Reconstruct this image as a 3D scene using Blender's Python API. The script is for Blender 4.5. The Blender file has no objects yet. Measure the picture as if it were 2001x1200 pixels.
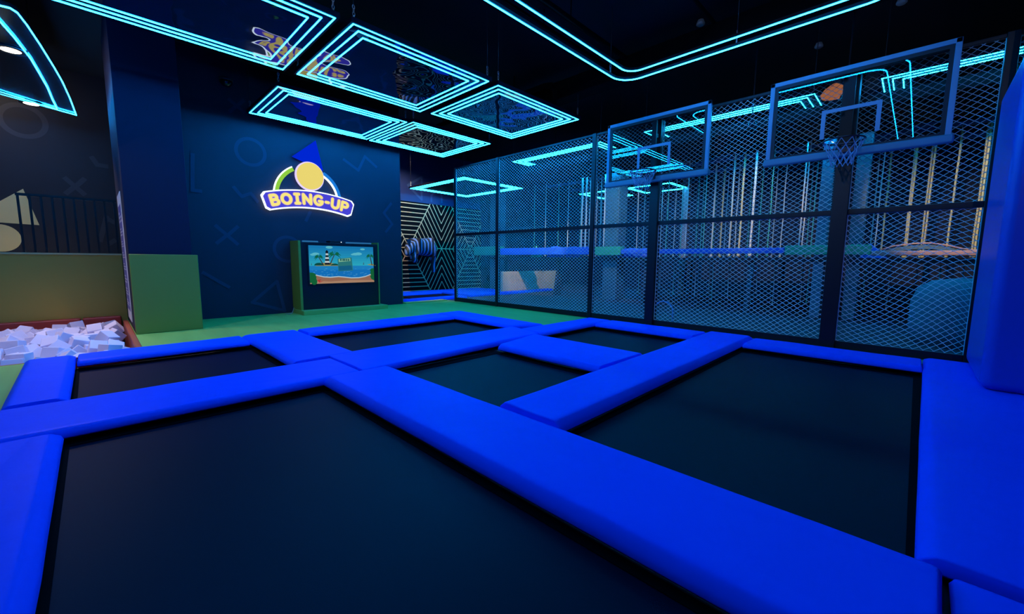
import bpy, math, random
from mathutils import Vector, Matrix, noise
random.seed(7)
scn = bpy.context.scene
COL = scn.collection
PI = math.pi

# ------------------------------------------------------------------ camera
F = 800.0; PITCH = math.radians(6.555); ROLL = math.radians(-0.549); YAW = math.radians(44.547); H = 1.4
cp, sp = math.cos(PITCH), math.sin(PITCH); cr, sr = math.cos(ROLL), math.sin(ROLL)
rv = Vector((1, 0, 0)); dv = Vector((0, -sp, -cp)); fv = Vector((0, cp, -sp))
r2 = cr*rv + sr*dv; d2 = -sr*rv + cr*dv
YM = Matrix(((math.cos(YAW), -math.sin(YAW), 0), (math.sin(YAW), math.cos(YAW), 0), (0, 0, 1)))
CR, CD, CF = YM @ r2, YM @ d2, YM @ fv
CO = Vector((0, 0, H))
cam = bpy.data.cameras.new('camera'); cam.sensor_width = 36; cam.sensor_fit = 'HORIZONTAL'
cam.lens = F/2001*36; cam.clip_start = .02; cam.clip_end = 200
camo = bpy.data.objects.new('camera', cam); COL.objects.link(camo)
m3 = Matrix((CR, -CD, -CF)).transposed()
camo.matrix_world = Matrix.Translation(CO) @ m3.to_4x4()
scn.camera = camo

def ray(x, y): return CR*((x-1000.5)/F) + CD*((y-600)/F) + CF
def onz(x, y, z=0.):
    q = ray(x, y); return CO + q*((z-H)/q.z)
def onx(x, y, x0):
    q = ray(x, y); return CO + q*(x0/q.x)
def ony(x, y, y0):
    q = ray(x, y); return CO + q*(y0/q.y)

# --------------------------------------------------------------- materials
MATS = {}
def mat(name, base, rough=.5, metal=0., spec=.5, bump=None, emit=None, es=0., vary=None, coat=0.):
    if name in MATS: return MATS[name]
    m = bpy.data.materials.new(name); m.use_nodes = True
    nt = m.node_tree; b = nt.nodes['Principled BSDF']
    b.inputs['Base Color'].default_value = (*base, 1)
    b.inputs['Roughness'].default_value = rough
    b.inputs['Metallic'].default_value = metal
    b.inputs['Specular IOR Level'].default_value = spec
    b.inputs['Coat Weight'].default_value = coat
    b.inputs['Coat Roughness'].default_value = .15
    if emit:
        b.inputs['Emission Color'].default_value = (*emit, 1); b.inputs['Emission Strength'].default_value = es
    tc = nt.nodes.new('ShaderNodeTexCoord')
    if vary:                                    # (scale xyz, amount): slight tone variation of the real surface
        mp = nt.nodes.new('ShaderNodeMapping'); mp.inputs['Scale'].default_value = vary[0]
        nz = nt.nodes.new('ShaderNodeTexNoise'); nz.inputs['Scale'].default_value = 1; nz.inputs['Detail'].default_value = 4
        mx = nt.nodes.new('ShaderNodeMix'); mx.data_type = 'RGBA'
        k = vary[1]
        mx.inputs['A'].default_value = (*[c*(1-k) for c in base], 1); mx.inputs['B'].default_value = (*[min(1, c*(1+k)) for c in base], 1)
        nt.links.new(tc.outputs['Object'], mp.inputs['Vector']); nt.links.new(mp.outputs['Vector'], nz.inputs['Vector'])
        nt.links.new(nz.outputs['Fac'], mx.inputs['Factor']); nt.links.new(mx.outputs['Result'], b.inputs['Base Color'])
    if bump:                                    # (scale, strength, distance)
        nz = nt.nodes.new('ShaderNodeTexNoise'); nz.inputs['Scale'].default_value = bump[0]; nz.inputs['Detail'].default_value = 3
        bp = nt.nodes.new('ShaderNodeBump'); bp.inputs['Strength'].default_value = bump[1]; bp.inputs['Distance'].default_value = bump[2]
        nt.links.new(tc.outputs['Object'], nz.inputs['Vector']); nt.links.new(nz.outputs['Fac'], bp.inputs['Height'])
        nt.links.new(bp.outputs['Normal'], b.inputs['Normal'])
    MATS[name] = m; return m
def emis(name, col, s):
    if name in MATS: return MATS[name]
    m = bpy.data.materials.new(name); m.use_nodes = True; nt = m.node_tree
    nt.nodes.clear(); e = nt.nodes.new('ShaderNodeEmission'); o = nt.nodes.new('ShaderNodeOutputMaterial')
    e.inputs['Color'].default_value = (*col, 1); e.inputs['Strength'].default_value = s
    nt.links.new(e.outputs[0], o.inputs[0]); MATS[name] = m; return m
def lin(r, g, b):
    f = lambda c: (c/255/12.92) if c/255 <= .04045 else ((c/255+.055)/1.055)**2.4
    return (f(r), f(g), f(b))

BLUE   = mat('blue vinyl', (.0015, .085, .94), .42, spec=.04, bump=(5, .10, .05), vary=((1.2, 1.2, 1.2), .06))
BLUE2  = mat('blue pillar vinyl', (.012, .07, .60), .34, spec=.4, bump=(1.5, .06, .1))
BED    = mat('black trampoline mesh', (.004, .0048, .019), .50, spec=.07, bump=(220, .12, .004), vary=((.7, .7, .7), .25))
WEBB   = mat('black edge webbing', (.002, .002, .004), .9, spec=.05)
BLACK  = mat('black powder coat', (.005, .006, .012), .42, spec=.35, bump=(60, .05, .002))
STEEL  = mat('dark steel', (.03, .035, .05), .35, metal=.3)
GREEN  = mat('green vinyl floor', (.23, .49, .11), .45, spec=.25, bump=(9, .15, .01), vary=((.6, 5, 1), .22))
GREENP = mat('green padding', (.19, .26, .04), .5, bump=(30, .06, .004), vary=((1, 1, 1), .08))
NAVY   = mat('navy painted wall', (.004, .0082, .032), .62, bump=(30, .05, .004))
NAVYL  = mat('paler navy paint', (.012, .024, .068), .62)
COLB   = mat('blue painted column', (.005, .010, .040), .65, spec=.2)
YEL    = mat('mustard padding', (.50, .34, .055), .6, bump=(20, .05, .004), vary=((1, 1, 1), .07))
YELP   = mat('yellow paint', (.62, .52, .24), .6)
RED    = mat('red vinyl', (.50, .045, .03), .45, bump=(12, .1, .01))
FOAM   = mat('white foam', (.74, .67, .86), .9, bump=(60, .15, .004))
CEIL   = mat('black ceiling paint', (.006, .007, .012), .9)
DUCT   = mat('black duct metal', (.0015, .002, .003), .8, spec=.08)
BAND   = mat('dark blue fixture body', (.002, .003, .012), .6, spec=.1)
TWINE  = mat('white net twine', (.78, .78, .80), .7)
RIMN   = mat('hoop net cord', (.30, .38, .55), .7)
BFRAME = mat('grey blue backboard frame', (.16, .30, .46), .45)
ORANGE = mat('dark rim steel', (.04, .03, .04), .4, metal=.5)
LINEW  = mat('pale yellow web paint', (.88, .62, .30), .6)
BLKPAN = mat('black panel', (.003, .003, .004), .7, spec=.1)
WHITEP = mat('white print', (.75, .75, .78), .5)
PRINTB = mat('blue print', (.08, .08, .35), .5)
HALLF  = mat('dark hall floor', (.030, .035, .055), .6, vary=((.5, .5, .5), .3))
HALLW  = mat('navy hall wall', (.012, .02, .05), .7, vary=((.4, .4, .4), .25))
TEALC  = mat('teal padded column vinyl', (.04, .13, .17), .5)
GREENE = mat('green deck edge vinyl', (.03, .42, .22), .5)
BLUEE  = mat('blue deck edge vinyl', (.02, .12, .75), .5)
TANP   = mat('tan padding', (.62, .50, .30), .6)
ROPEW  = mat('white rope', (.70, .68, .60), .8, bump=(90, .5, .01))
ROPET  = mat('teal rope', (.05, .40, .30), .8, bump=(90, .5, .01))
ROPEY  = mat('tan rope', (.75, .58, .26), .8, bump=(90, .5, .01))
WOOD   = mat('dark deck board', (.035, .035, .045), .6)
GREY   = mat('grey plastic', (.35, .38, .42), .5)
ZEB    = None
LED    = emis('cyan led', (.0055, .31, 1.0), 66)
LEDH   = emis('cyan led of the hall', (.0055, .42, 1.0), 85)
WARM   = emis('warm lamp lens', (1, .86, .66), 14)
WARMS  = emis('small warm lens', (1, .75, .5), 25)

# mirror film of the light panels
mm = bpy.data.materials.new('dark mirror film'); mm.use_nodes = True
b = mm.node_tree.nodes['Principled BSDF']; b.inputs['Base Color'].default_value = (.34, .36, .42, 1); b.inputs['Metallic'].default_value = .0 if False else 1; b.inputs['Roughness'].default_value = .02
nz = mm.node_tree.nodes.new('ShaderNodeTexNoise'); nz.inputs['Scale'].default_value = 1.5; nz.inputs['Detail'].default_value = 1.0
bp = mm.node_tree.nodes.new('ShaderNodeBump'); bp.inputs['Strength'].default_value = .45; bp.inputs['Distance'].default_value = .05
tc = mm.node_tree.nodes.new('ShaderNodeTexCoord')
mm.node_tree.links.new(tc.outputs['Object'], nz.inputs['Vector']); mm.node_tree.links.new(nz.outputs['Fac'], bp.inputs['Height']); mm.node_tree.links.new(bp.outputs['Normal'], b.inputs['Normal'])
nt = mm.node_tree; df = nt.nodes.new('ShaderNodeBsdfDiffuse'); df.inputs[0].default_value = (.008, .020, .075, 1); ms = nt.nodes.new('ShaderNodeMixShader'); ms.inputs[0].default_value = .30
nt.links.new(b.outputs[0], ms.inputs[1]); nt.links.new(df.outputs[0], ms.inputs[2]); nt.links.new(ms.outputs[0], nt.nodes['Material Output'].inputs[0])
MIRROR = mm
# clear backboard glass: fresnel mix of clear and glossy
gm = bpy.data.materials.new('backboard glass'); gm.use_nodes = True; nt = gm.node_tree; nt.nodes.clear()
o = nt.nodes.new('ShaderNodeOutputMaterial'); mx = nt.nodes.new('ShaderNodeMixShader'); fr = nt.nodes.new('ShaderNodeFresnel'); fr.inputs[0].default_value = 1.5
t = nt.nodes.new('ShaderNodeBsdfTransparent'); t.inputs[0].default_value = (.86, .90, .92, 1); g = nt.nodes.new('ShaderNodeBsdfGlossy'); g.inputs['Roughness'].default_value = 0
nt.links.new(fr.outputs[0], mx.inputs[0]); nt.links.new(t.outputs[0], mx.inputs[1]); nt.links.new(g.outputs[0], mx.inputs[2]); nt.links.new(mx.outputs[0], o.inputs[0])
GLASS = gm
# zebra stripes
zm = bpy.data.materials.new('zebra stripes'); zm.use_nodes = True; nt = zm.node_tree; b = nt.nodes['Principled BSDF']; b.inputs['Roughness'].default_value = .6
tc = nt.nodes.new('ShaderNodeTexCoord'); wv = nt.nodes.new('ShaderNodeTexWave'); wv.bands_direction = 'Y'; wv.inputs['Scale'].default_value = 2.1; wv.inputs['Distortion'].default_value = 2.2; wv.inputs['Detail Scale'].default_value = .8
cr_ = nt.nodes.new('ShaderNodeValToRGB'); cr_.color_ramp.elements[0].position = .68; cr_.color_ramp.elements[0].color = (.012, .014, .02, 1); cr_.color_ramp.elements[1].position = .74; cr_.color_ramp.elements[1].color = (.14, .24, .50, 1)
nt.links.new(tc.outputs['Object'], wv.inputs['Vector']); nt.links.new(wv.outputs['Fac'], cr_.inputs[0]); nt.links.new(cr_.outputs[0], b.inputs['Base Color'])
ZEB = zm

# ------------------------------------------------------------ mesh helpers
def basis(d):
    d = d.normalized(); u = d.cross(Vector((0, 0, 1)))
    if u.length < 1e-4: u = d.cross(Vector((1, 0, 0)))
    u.normalize(); return u, d.cross(u).normalized()
class MB:
    def __init__(s): s.v = []; s.f = []; s.m = []; s.sm = []
    def add(s, vs, fs, m=0, smooth=False):
        o = len(s.v); s.v += [Vector(v) for v in vs]
        for f in fs: s.f.append([o+i for i in f]); s.m.append(m); s.sm.append(smooth)
        return s
    def box(s, lo, hi, m=0):
        (a, b, c), (d, e, f) = lo, hi
        return s.add([(a,b,c),(d,b,c),(d,e,c),(a,e,c),(a,b,f),(d,b,f),(d,e,f),(a,e,f)],
                     [(0,3,2,1),(4,5,6,7),(0,1,5,4),(1,2,6,5),(2,3,7,6),(3,0,4,7)], m)
    def bar(s, a, b, w, h, m=0, up=None):
        a, b = Vector(a), Vector(b); u, v = basis(b-a)
        vs = [p + u*i*w/2 + v*j*h/2 for p in (a, b) for i, j in ((-1,-1),(1,-1),(1,1),(-1,1))]
        return s.add(vs, [(0,1,2,3),(7,6,5,4),(0,4,5,1),(1,5,6,2),(2,6,7,3),(3,7,4,0)], m)
    def tube(s, pts, r, n=6, closed=False, m=0, caps=True):
        P = [Vector(p) for p in pts]; k = len(P); vs = []
        pu = None
        for i, p in enumerate(P):
            a = P[(i-1) % k] if (closed or i > 0) else P[i]; c = P[(i+1) % k] if (closed or i < k-1) else P[i]
            d1 = (p-a).normalized() if (p-a).length > 1e-9 else None; d2 = (c-p).normalized() if (c-p).length > 1e-9 else None
            d = (d1+d2) if d1 and d2 else (d1 or d2)
            if d.length < 1e-6: d = d2
            sc = 1.0
            if d1 and d2:
                ca = max(.3, math.cos(d1.angle(d2, 0)/2)); sc = 1/ca
            d = d.normalized()
            if pu is None: u, v = basis(d)
            else:
                u = pu - d*pu.dot(d)
                if u.length < 1e-4: u, v = basis(d)
                else: u.normalize(); v = d.cross(u)
            pu = u
            if sc > 1.001:                       # mitre: stretch in the plane of the bend
                bd = (d2-d1).normalized()
                for j in range(n):
                    q = (u*math.cos(2*PI*j/n) + v*math.sin(2*PI*j/n))*r
                    q = q + bd*q.dot(bd)*(sc-1); vs.append(p+q)
            else:
                rr = r[i] if isinstance(r, (list, tuple)) else r
                for j in range(n): vs.append(p + (u*math.cos(2*PI*j/n) + v*math.sin(2*PI*j/n))*rr)
        fs = []
        for i in range(k if closed else k-1):
            j2 = (i+1) % k
            for j in range(n): fs.append((i*n+j, i*n+(j+1) % n, j2*n+(j+1) % n, j2*n+j))
        if caps and not closed: fs += [tuple(range(n))[::-1], tuple((k-1)*n+j for j in range(n))]
        return s.add(vs, fs, m, n > 4)
    def lathe(s, c, prof, n=20, axis='z', m=0):
        vs = []; c = Vector(c)
        for r, z in prof:
            for j in range(n):
                x, y = r*math.cos(2*PI*j/n), r*math.sin(2*PI*j/n)
                vs.append(c + (Vector((x, y, z)) if axis == 'z' else Vector((z, x, y)) if axis == 'x' else Vector((x, z, y))))
        fs = []
        for i in range(len(prof)-1):
            for j in range(n): fs.append((i*n+j, i*n+(j+1) % n, (i+1)*n+(j+1) % n, (i+1)*n+j))
        fs += [tuple(range(n))[::-1], tuple((len(prof)-1)*n+j for j in range(n))]
        return s.add(vs, fs, m, True)
    def prism(s, poly, ext, m=0):
        P = [Vector(p) for p in poly]; e = Vector(ext); n = len(P)
        return s.add(P + [p+e for p in P], [tuple(range(n))[::-1], tuple(range(n, 2*n))] + [(i, (i+1) % n, n+(i+1) % n, n+i) for i in range(n)], m)
    def strip(s, A, B, ext=None, m=0, closed=False):
        """ribbon between two polylines, optionally extruded"""
        k = len(A)
        for i in range(k if closed else k-1):
            j = (i+1) % k
            if ext is None: s.add([A[i], A[j], B[j], B[i]], [(0,1,2,3)], m)
            else: s.prism([A[i], A[j], B[j], B[i]], ext, m)
        return s
    def build(s, name, mats, parent=None, base=None, bevel=0, smooth=False, seg=2):
        off = Vector((0, 0, 0))
        if parent is not None:
            q = parent
            while q is not None: off += q.location; q = q.parent
        if base is not None and parent is None: off = Vector(base)
        me = bpy.data.meshes.new(name); me.from_pydata([v-off for v in s.v], [], s.f)
        for mt in (mats if isinstance(mats, (list, tuple)) else [mats]): me.materials.append(mt)
        for p, mi, smf in zip(me.polygons, s.m, s.sm): p.material_index = mi; p.use_smooth = smf or smooth
        import bmesh
        bm = bmesh.new(); bm.from_mesh(me); bmesh.ops.recalc_face_normals(bm, faces=bm.faces); bm.to_mesh(me); bm.free()
        o = bpy.data.objects.new(name, me); COL.objects.link(o)
        if parent is not None: o.parent = parent
        else: o.location = off
        if bevel:
            bv = o.modifiers.new('bevel', 'BEVEL'); bv.width = bevel; bv.segments = seg; bv.limit_method = 'ANGLE'; bv.angle_limit = math.radians(40)
            for p in me.polygons: p.use_smooth = True
            wn = o.modifiers.new('wn', 'WEIGHTED_NORMAL'); wn.keep_sharp = False
        return o
def empty(name, loc=(0, 0, 0)):
    o = bpy.data.objects.new(name, None); o.location = loc; o.empty_display_size = .1; COL.objects.link(o); return o
def tag(o, label=None, cat=None, group=None, kind=None):
    if label: o['label'] = label
    if cat: o['category'] = cat
    if group: o['group'] = group
    if kind: o['kind'] = kind
    return o
def copy_tree(o, parent=None):
    c = o.copy(); COL.objects.link(c)
    if parent is not None: c.parent = parent
    for ch in list(o.children): copy_tree(ch, c)
    return c
def struct(o): o['kind'] = 'structure'; return o

# ------------------------------------------------------------ room shell
ZF = -.02
XW, XC, YC0, YC1 = -11.55, -10.05, .44, 1.43     # logo wall, column front, column sides
m = MB()
def fl(m, x0, x1, y0, y1, z=ZF, t=.12): m.box((x0, y0, z-t), (x1, y1, z))
fl(m, -15.2, -8.15, .42, 8.6); fl(m, -8.15, -5.3, 6.5, 8.6); fl(m, -5.3, 2.6, 8.2, 8.6)
fl(m, -8.28, 2.6, -4.5, -.55); pass
m.sm = [False]*len(m.f)
struct(m.build('floor', GREEN))
m = MB(); m.box((-8.9, -4, -.75), (2.6, 8.6, -.6)); struct(m.build('floor_under_trampolines', mat('dark screed', (.01, .01, .014), .9)))
m = MB(); m.box((-16, 8.6, -.14), (10, 24, ZF)); struct(m.build('floor_hall', HALLF))
m = MB(); m.box((-16, -6, 5.9), (10, 24, 6.1)); struct(m.build('ceiling', CEIL))

def doodles(m, P, items, w, mi=1):
    """painted outline marks on a wall; P maps pixel -> wall point; thin paint on the wall face"""
    lift = [0]
    def stroke(pts, closed=False):
        Q = [P(*p) for p in pts]; k = len(Q)
        for i in range(k if closed else k-1):
            a, c = Q[i], Q[(i+1) % k]; d = (c-a).normalized(); n = Vector((0, -d.z, d.y))*w/2; e = d*w*.35
            lift[0] += .0006; q = Vector((lift[0], 0, 0))
            m.add([a-e+n+q, c+e+n+q, c+e-n+q, a-e-n+q], [(0,1,2,3)], mi)
    for it in items:
        if it[0] == 'o':
            c = P(it[1], it[2]); r = (P(it[1]+it[3], it[2])-c).length
            A = [c+Vector((0, math.cos(t)*(r+w/2), math.sin(t)*(r+w/2))) for t in [2*PI*i/40 for i in range(40)]]
            B = [c+Vector((0, math.cos(t)*(r-w/2), math.sin(t)*(r-w/2))) for t in [2*PI*i/40 for i in range(40)]]
            m.strip(A, B, None, mi, True)
        elif it[0] == 'x':
            x, y, r = it[1:4]; stroke([(x-r, y-r*.8), (x+r, y+r*.9)]); stroke([(x+r, y-r*.7), (x+r*.18, y+r*.02)]); stroke([(x-r*.12, y+r*.2), (x-r*.9, y+r*.8)])
        else: stroke(it[1], it[0] == 'c')
m = MB(); m.box((XW-.18, YC1-.3, ZF-.1), (XW, 6.78, 5.9))
Pw = lambda x, y: onx(x, y, XW+.003)
doodles(m, Pw, [('o', 490, 297, 27), ('x', 443, 458, 21), ('x', 462, 206, 14),
    ('l', [(672,312),(700,333),(713,306),(735,326)]), ('l', [(764,398),(750,416),(766,438),(754,453)]),
    ('l', [(457,366),(472,384),(490,378),(503,394)]), ('o', 562, 487, 25), ('c', [(541,550),(493,591),(556,607)]),
    ('l', [(397,533),(447,561)]), ('l', [(598,431),(606,414)]), ('c', [(797,470),(800,470),(800,480)]),
    ('l', [(376,302),(376,372),(392,374)])], .075)
struct(m.build('wall_back', [NAVY, NAVYL]))
m = MB(); m.box((XW-.18, 6.78, ZF), (XW+.004, 6.80, 1.5)); struct(m.build('trim_1', mat('dark olive edge', (.10, .13, .03), .6)))

# blue column with green padding and a rules board on its side
m = MB(); m.box((-12.62, YC0, -.6), (XC-.06, YC1-.08, 5.9)); struct(m.build('column', COLB, bevel=.01))
m = MB(); m.box((XC-.06, YC0-.004, ZF), (XC, YC1, 1.44)); m.box((XC-.9, YC1-.078, ZF), (XC-.06, YC1, 1.44))
o = m.build('wall_padding', GREENP, base=(XC, .9, ZF), bevel=.012); tag(o, 'square olive green wall pad on the foot of the blue column', 'wall pad', kind='thing')
pt = empty('notice_board', (-11.4, YC0, .1)); tag(pt, 'tall narrow printed rules board on the side of the blue column', 'notice board')
m = MB(); m.box((-11.95, YC0-.0125, .12), (-10.82, YC0-.002, 2.62)); m.build('board', WHITEP, pt)
m = MB()
m.box((-11.87, YC0-.014, .32), (-10.90, YC0-.0125, 2.40)); m.build('print_field', PRINTB, pt)
m = MB()
for i, (z0, z1) in enumerate([(2.06,2.30),(1.80,1.98),(1.58,1.72),(1.36,1.50),(1.12,1.28),(.86,1.04),(.62,.78),(.40,.54)]):
    for k in range(3):
        zz = z0+(z1-z0)*(k+.15)/3
        m.box((-11.80, YC0-.016, zz), (-11.80+(.80 if k < 2 else .5)-.05*((i*3+k) % 4), YC0-.0142, zz+(z1-z0)*.16))
m.build('printed_lines', mat('pale print', (.5, .5, .66), .5), pt)

# side area on the left: mustard platform, railing, far wall with painted shapes
m = MB(); m.box((-15.2, -4.5, -.7), (-12.625, YC0-.004, 1.42)); o = m.build('wall_left', YEL); struct(o)
m = MB(); m.box((-15.2, -4.5, 1.42), (-12.60, YC0-.002, 1.455)); struct(m.build('trim_2', YELP))
m = MB(); m.box((-15.4, -5, -.1), (-15.2, 8.3, 5.9))
Pl = lambda x, y: onx(x, y, -15.197)
doodles(m, Pl, [('o', 45, 236, 42), ('x', 146, 363, 18), ('l', [(180,308),(190,322),(208,325)]), ('l', [(196,470),(208,424)]), ('l', [(207,426),(222,434)]), ('l', [(214,476),(224,470)])], .10, 1)
m.add([Pl(-70,430), Pl(45,369), Pl(77,440)], [(0,1,2)], 2)
c = Pl(0, 465); r = (Pl(42, 465)-c).length
m.add([c+Vector((0, r*math.cos(2*PI*i/40), r*.98*math.sin(2*PI*i/40))) for i in range(40)], [tuple(range(40))], 2)
struct(m.build('wall_far', [mat('dark side wall', (.0045, .0055, .014), .65), mat('grey navy paint', (.022, .024, .036), .6), YELP]))
rl = empty('railing', (-12.75, -.3, 1.455)); tag(rl, 'black steel railing with upright bars on top of the mustard platform', 'railing')
RX = -12.75
m = MB(); m.bar((RX, -1.0, 2.60), (RX, .43, 2.60), .05, .05); m.build('top_rail', BLACK, rl)
for i in range(10):
    y = -.97+i*.152
    m = MB(); m.bar((RX, y, 1.455), (RX, y, 2.58), .036, .036); m.build('bar', BLACK, rl)

# space behind the logo wall
XB = -15.2
m = MB(); m.box((XB-.2, 8.3, -.1), (XB, 13.2, 5.9))
Pb = lambda x, y: onx(x, y, XB+.004)
doodles(m, Pb, [('c', [(797,362),(824,346),(824,390)]), ('l', [(843,393),(843,383),(847,376),(853,374),(860,377),(863,384),(863,395)])], .09, 1)
struct(m.build('wall_web', [mat('blue back wall', (.012, .03, .14), .6), mat('pale blue paint', (.03, .075, .22), .6)]))
wp = empty('web_panel', (XB+.06, 10.4, 0)); tag(wp, 'black wall panel painted with pale concentric hexagon web lines', 'mural panel')
Y0, Y1, Z1 = 7.4, 13.2, 3.76
m = MB(); m.box((XB+.005, Y0, ZF), (XB+.06, Y1, Z1)); m.build('panel', BLKPAN, wp)
# web lines: concentric hexagons about two centres, meeting on a mirror line
m = MB(); cy, cz, dist = 9.24, 1.87, 1.64
def clip(a, b, y0, y1, z0, z1):
    t0, t1 = 0., 1.; d = (b[0]-a[0], b[1]-a[1])
    for p, q in ((-d[0], a[0]-y0), (d[0], y1-a[0]), (-d[1], a[1]-z0), (d[1], z1-a[1])):
        if abs(p) < 1e-12:
            if q < 0: return None
        else:
            r = q/p
            if p < 0: t0 = max(t0, r)
            else: t1 = min(t1, r)
    if t0 >= t1: return None
    return (a[0]+d[0]*t0, a[1]+d[1]*t0), (a[0]+d[0]*t1, a[1]+d[1]*t1)
def wline(a, b, lim, w=.030):
    q = clip(a, b, *lim)
    if not q: return
    A = Vector((XB+.062, *q[0])); B = Vector((XB+.062, *q[1])); d = (B-A).normalized(); n = Vector((0, -d.z, d.y))*w/2
    m.add([A+n, B+n, B-n, A-n], [(0,1,2,3)])
for ci, c0 in enumerate((cy, cy+2*dist)):
    lim = (max(Y0+.01, c0-dist), min(Y1-.01, c0+dist), ZF+.01, Z1-.01)
    for k in range(1, 17):
        rr = .205*k; V = [(c0+rr*math.cos(PI/3*i), cz+rr*1.02*math.sin(PI/3*i)) for i in range(6)]
        for i in range(6): wline(V[i], V[(i+1) % 6], lim)
    for i in range(6): wline((c0, cz), (c0+6*math.cos(PI/3*i), cz+6.1*math.sin(PI/3*i)), lim, .034)
m.build('web_lines', LINEW, wp)

# zebra sculpture on the web panel: one continuous skinned body
def skin(name, chains, material, parent=None, base=(0, 0, 0), sub=2):
    vs = []; es = []; rs = []; key = {}
    for ch in chains:
        prev = None
        for (p, r) in ch:
            k = tuple(round(c, 4) for c in p)
            if k not in key: key[k] = len(vs); vs.append(p); rs.append(r)
            if prev is not None and prev != key[k]: es.append((prev, key[k]))
            prev = key[k]
    me = bpy.data.meshes.new(name); me.from_pydata([Vector(v)-Vector(base) for v in vs], es, [])
    o = bpy.data.objects.new(name, me); COL.objects.link(o); o.location = base
    sk = o.modifiers.new('skin', 'SKIN'); sk.use_smooth_shade = True
    for d, r in zip(me.skin_vertices[0].data, rs): d.radius = (r, r)
    me.skin_vertices[0].data[0].use_root = True
    ss = o.modifiers.new('sub', 'SUBSURF'); ss.levels = sub; ss.render_levels = sub
    me.materials.append(material); return o
zx = XB+.45
Pz = lambda x, y, dx=0.: tuple(onx(x, y, zx+dx))
zo = skin('zebra_sculpture', [
    [(Pz(824,486),.40),(Pz(812,484),.38),(Pz(804,482,.08),.27),(Pz(799.5,485,.20),.20),(Pz(797,491,.30),.15),(Pz(796,497,.34),.105),(Pz(796,500,.35),.08)],
    [(Pz(824,486),.40),(Pz(836,484),.40),(Pz(845,485),.34),(Pz(851,487),.20)],
    [(Pz(845,485),.34),(Pz(847.5,497,.06),.20),(Pz(846,509,.06),.12),(Pz(847,520,.06),.10),(Pz(847.5,528,.06),.10),(Pz(848,532,.06),.12)],
    [(Pz(812,484),.38),(Pz(810,497,.16),.20),(Pz(806,506,.22),.13),(Pz(811,510,.2),.11),(Pz(815,508,.16),.10)],
    [(Pz(804,482,.08),.27),(Pz(800.5,475,.14),.09),(Pz(801,470,.14),.04)],
    ], ZEB, base=Pz(824, 487))
tag(zo, 'striped zebra sculpture jutting out of the hexagon web panel', 'zebra')

# trampoline nook in front of the web panel
PADQ = []; BEDQ = []
def inside(p, q):
    sg = 0
    for i in range(4):
        a, b = q[i], q[(i+1) % 4]; c = (b[0]-a[0])*(p[1]-a[1])-(b[1]-a[1])*(p[0]-a[0])
        if abs(c) < 1e-9: continue
        if sg == 0: sg = 1 if c > 0 else -1
        elif (c > 0) != (sg > 0): return False
    return True
def quadpad(name, q, label, top=.05, group=None):
    """soft pad: vinyl cushion over four ground corners, sloping down to the beds and butting tight at seams"""
    Q = [Vector((p[0], p[1], 0)) for p in q]; c = sum(Q, Vector())/4
    area = sum(Q[i].x*Q[(i+1) % 4].y-Q[(i+1) % 4].x*Q[i].y for i in range(4))
    if area < 0: Q.reverse()
    SCL = []
    for i in range(4):
        a, b = Q[i], Q[(i+1) % 4]; d = (b-a).normalized(); out = Vector((d.y, -d.x, 0))*.12; cb = cp_ = 0
        for k in range(1, 10):
            p = a.lerp(b, k/10)+out
            if any(inside(p, bq) for bq in BEDQ): cb += 1
            elif any(inside(p, pq) for pq in PADQ if pq is not q): cp_ += 1
        SCL.append(1. if cb >= 4 else .22 if cp_ >= 4 else .7)
    N = [Vector((-(Q[(i+1) % 4]-Q[i]).normalized().y, (Q[(i+1) % 4]-Q[i]).normalized().x, 0)) for i in range(4)]
    m = MB(); rings = []
    for (ins, z) in ((.010, -.035), (0, -.018), (.012, top*.35), (.055, top*.86), (.078, top*.98), (.105, top), (.16, top+.002)):
        R = []
        for i in range(4):
            n1, n2 = N[i-1], N[i]; a1, a2 = ins*SCL[i-1], ins*SCL[i]
            det = n1.x*n2.y-n1.y*n2.x; v = Vector(((a1*n2.y-a2*n1.y)/det, (n1.x*a2-n2.x*a1)/det, 0))
            e1 = (Q[i]-Q[i-1]).normalized(); e2 = (Q[(i+1) % 4]-Q[i]).normalized(); rc = .022; b0 = Q[i]+v
            R += [b0-e1*rc, b0-e1*rc*.3+e2*rc*.3, b0+e2*rc]
        S = []
        for i in range(12):
            S.append(R[i])
            if i % 3 == 2:
                A, B = R[i], R[(i+1) % 12]
                for j in range(1, 12): S.append(A.lerp(B, j/12))
        out = []
        for p in S:
            w = noise.noise(Vector((p.x*1.9, p.y*1.9, q[0][0])))
            dd = c-p; dd.z = 0
            out.append(Vector((p.x, p.y, z+(w*.006 if z > 0 else 0)))+dd.normalized()*(.007*w))
        rings.append(out)
    n = len(rings[0]); vs = [p for r in rings for p in r]; fs = []
    for i in range(len(rings)-1):
        for j in range(n): fs.append((i*n+j, i*n+(j+1) % n, (i+1)*n+(j+1) % n, (i+1)*n+j))
    fs += [tuple(range(n))[::-1]]
    m.add(vs, fs, 0, True); k = (len(rings)-1)*n
    ctr = sum(rings[-1], Vector())/n; m.v.append(ctr); ci = len(m.v)-1
    for j in range(n): m.f.append([k+j, k+(j+1) % n, ci]); m.m.append(0); m.sm.append(True)
    o = m.build(name, BLUE, base=(c.x, c.y, 0))
    wn = o.modifiers.new('wn', 'WEIGHTED_NORMAL'); wn.keep_sharp = True; wn.weight = 80
    return tag(o, label, 'safety pad', group)

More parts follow.
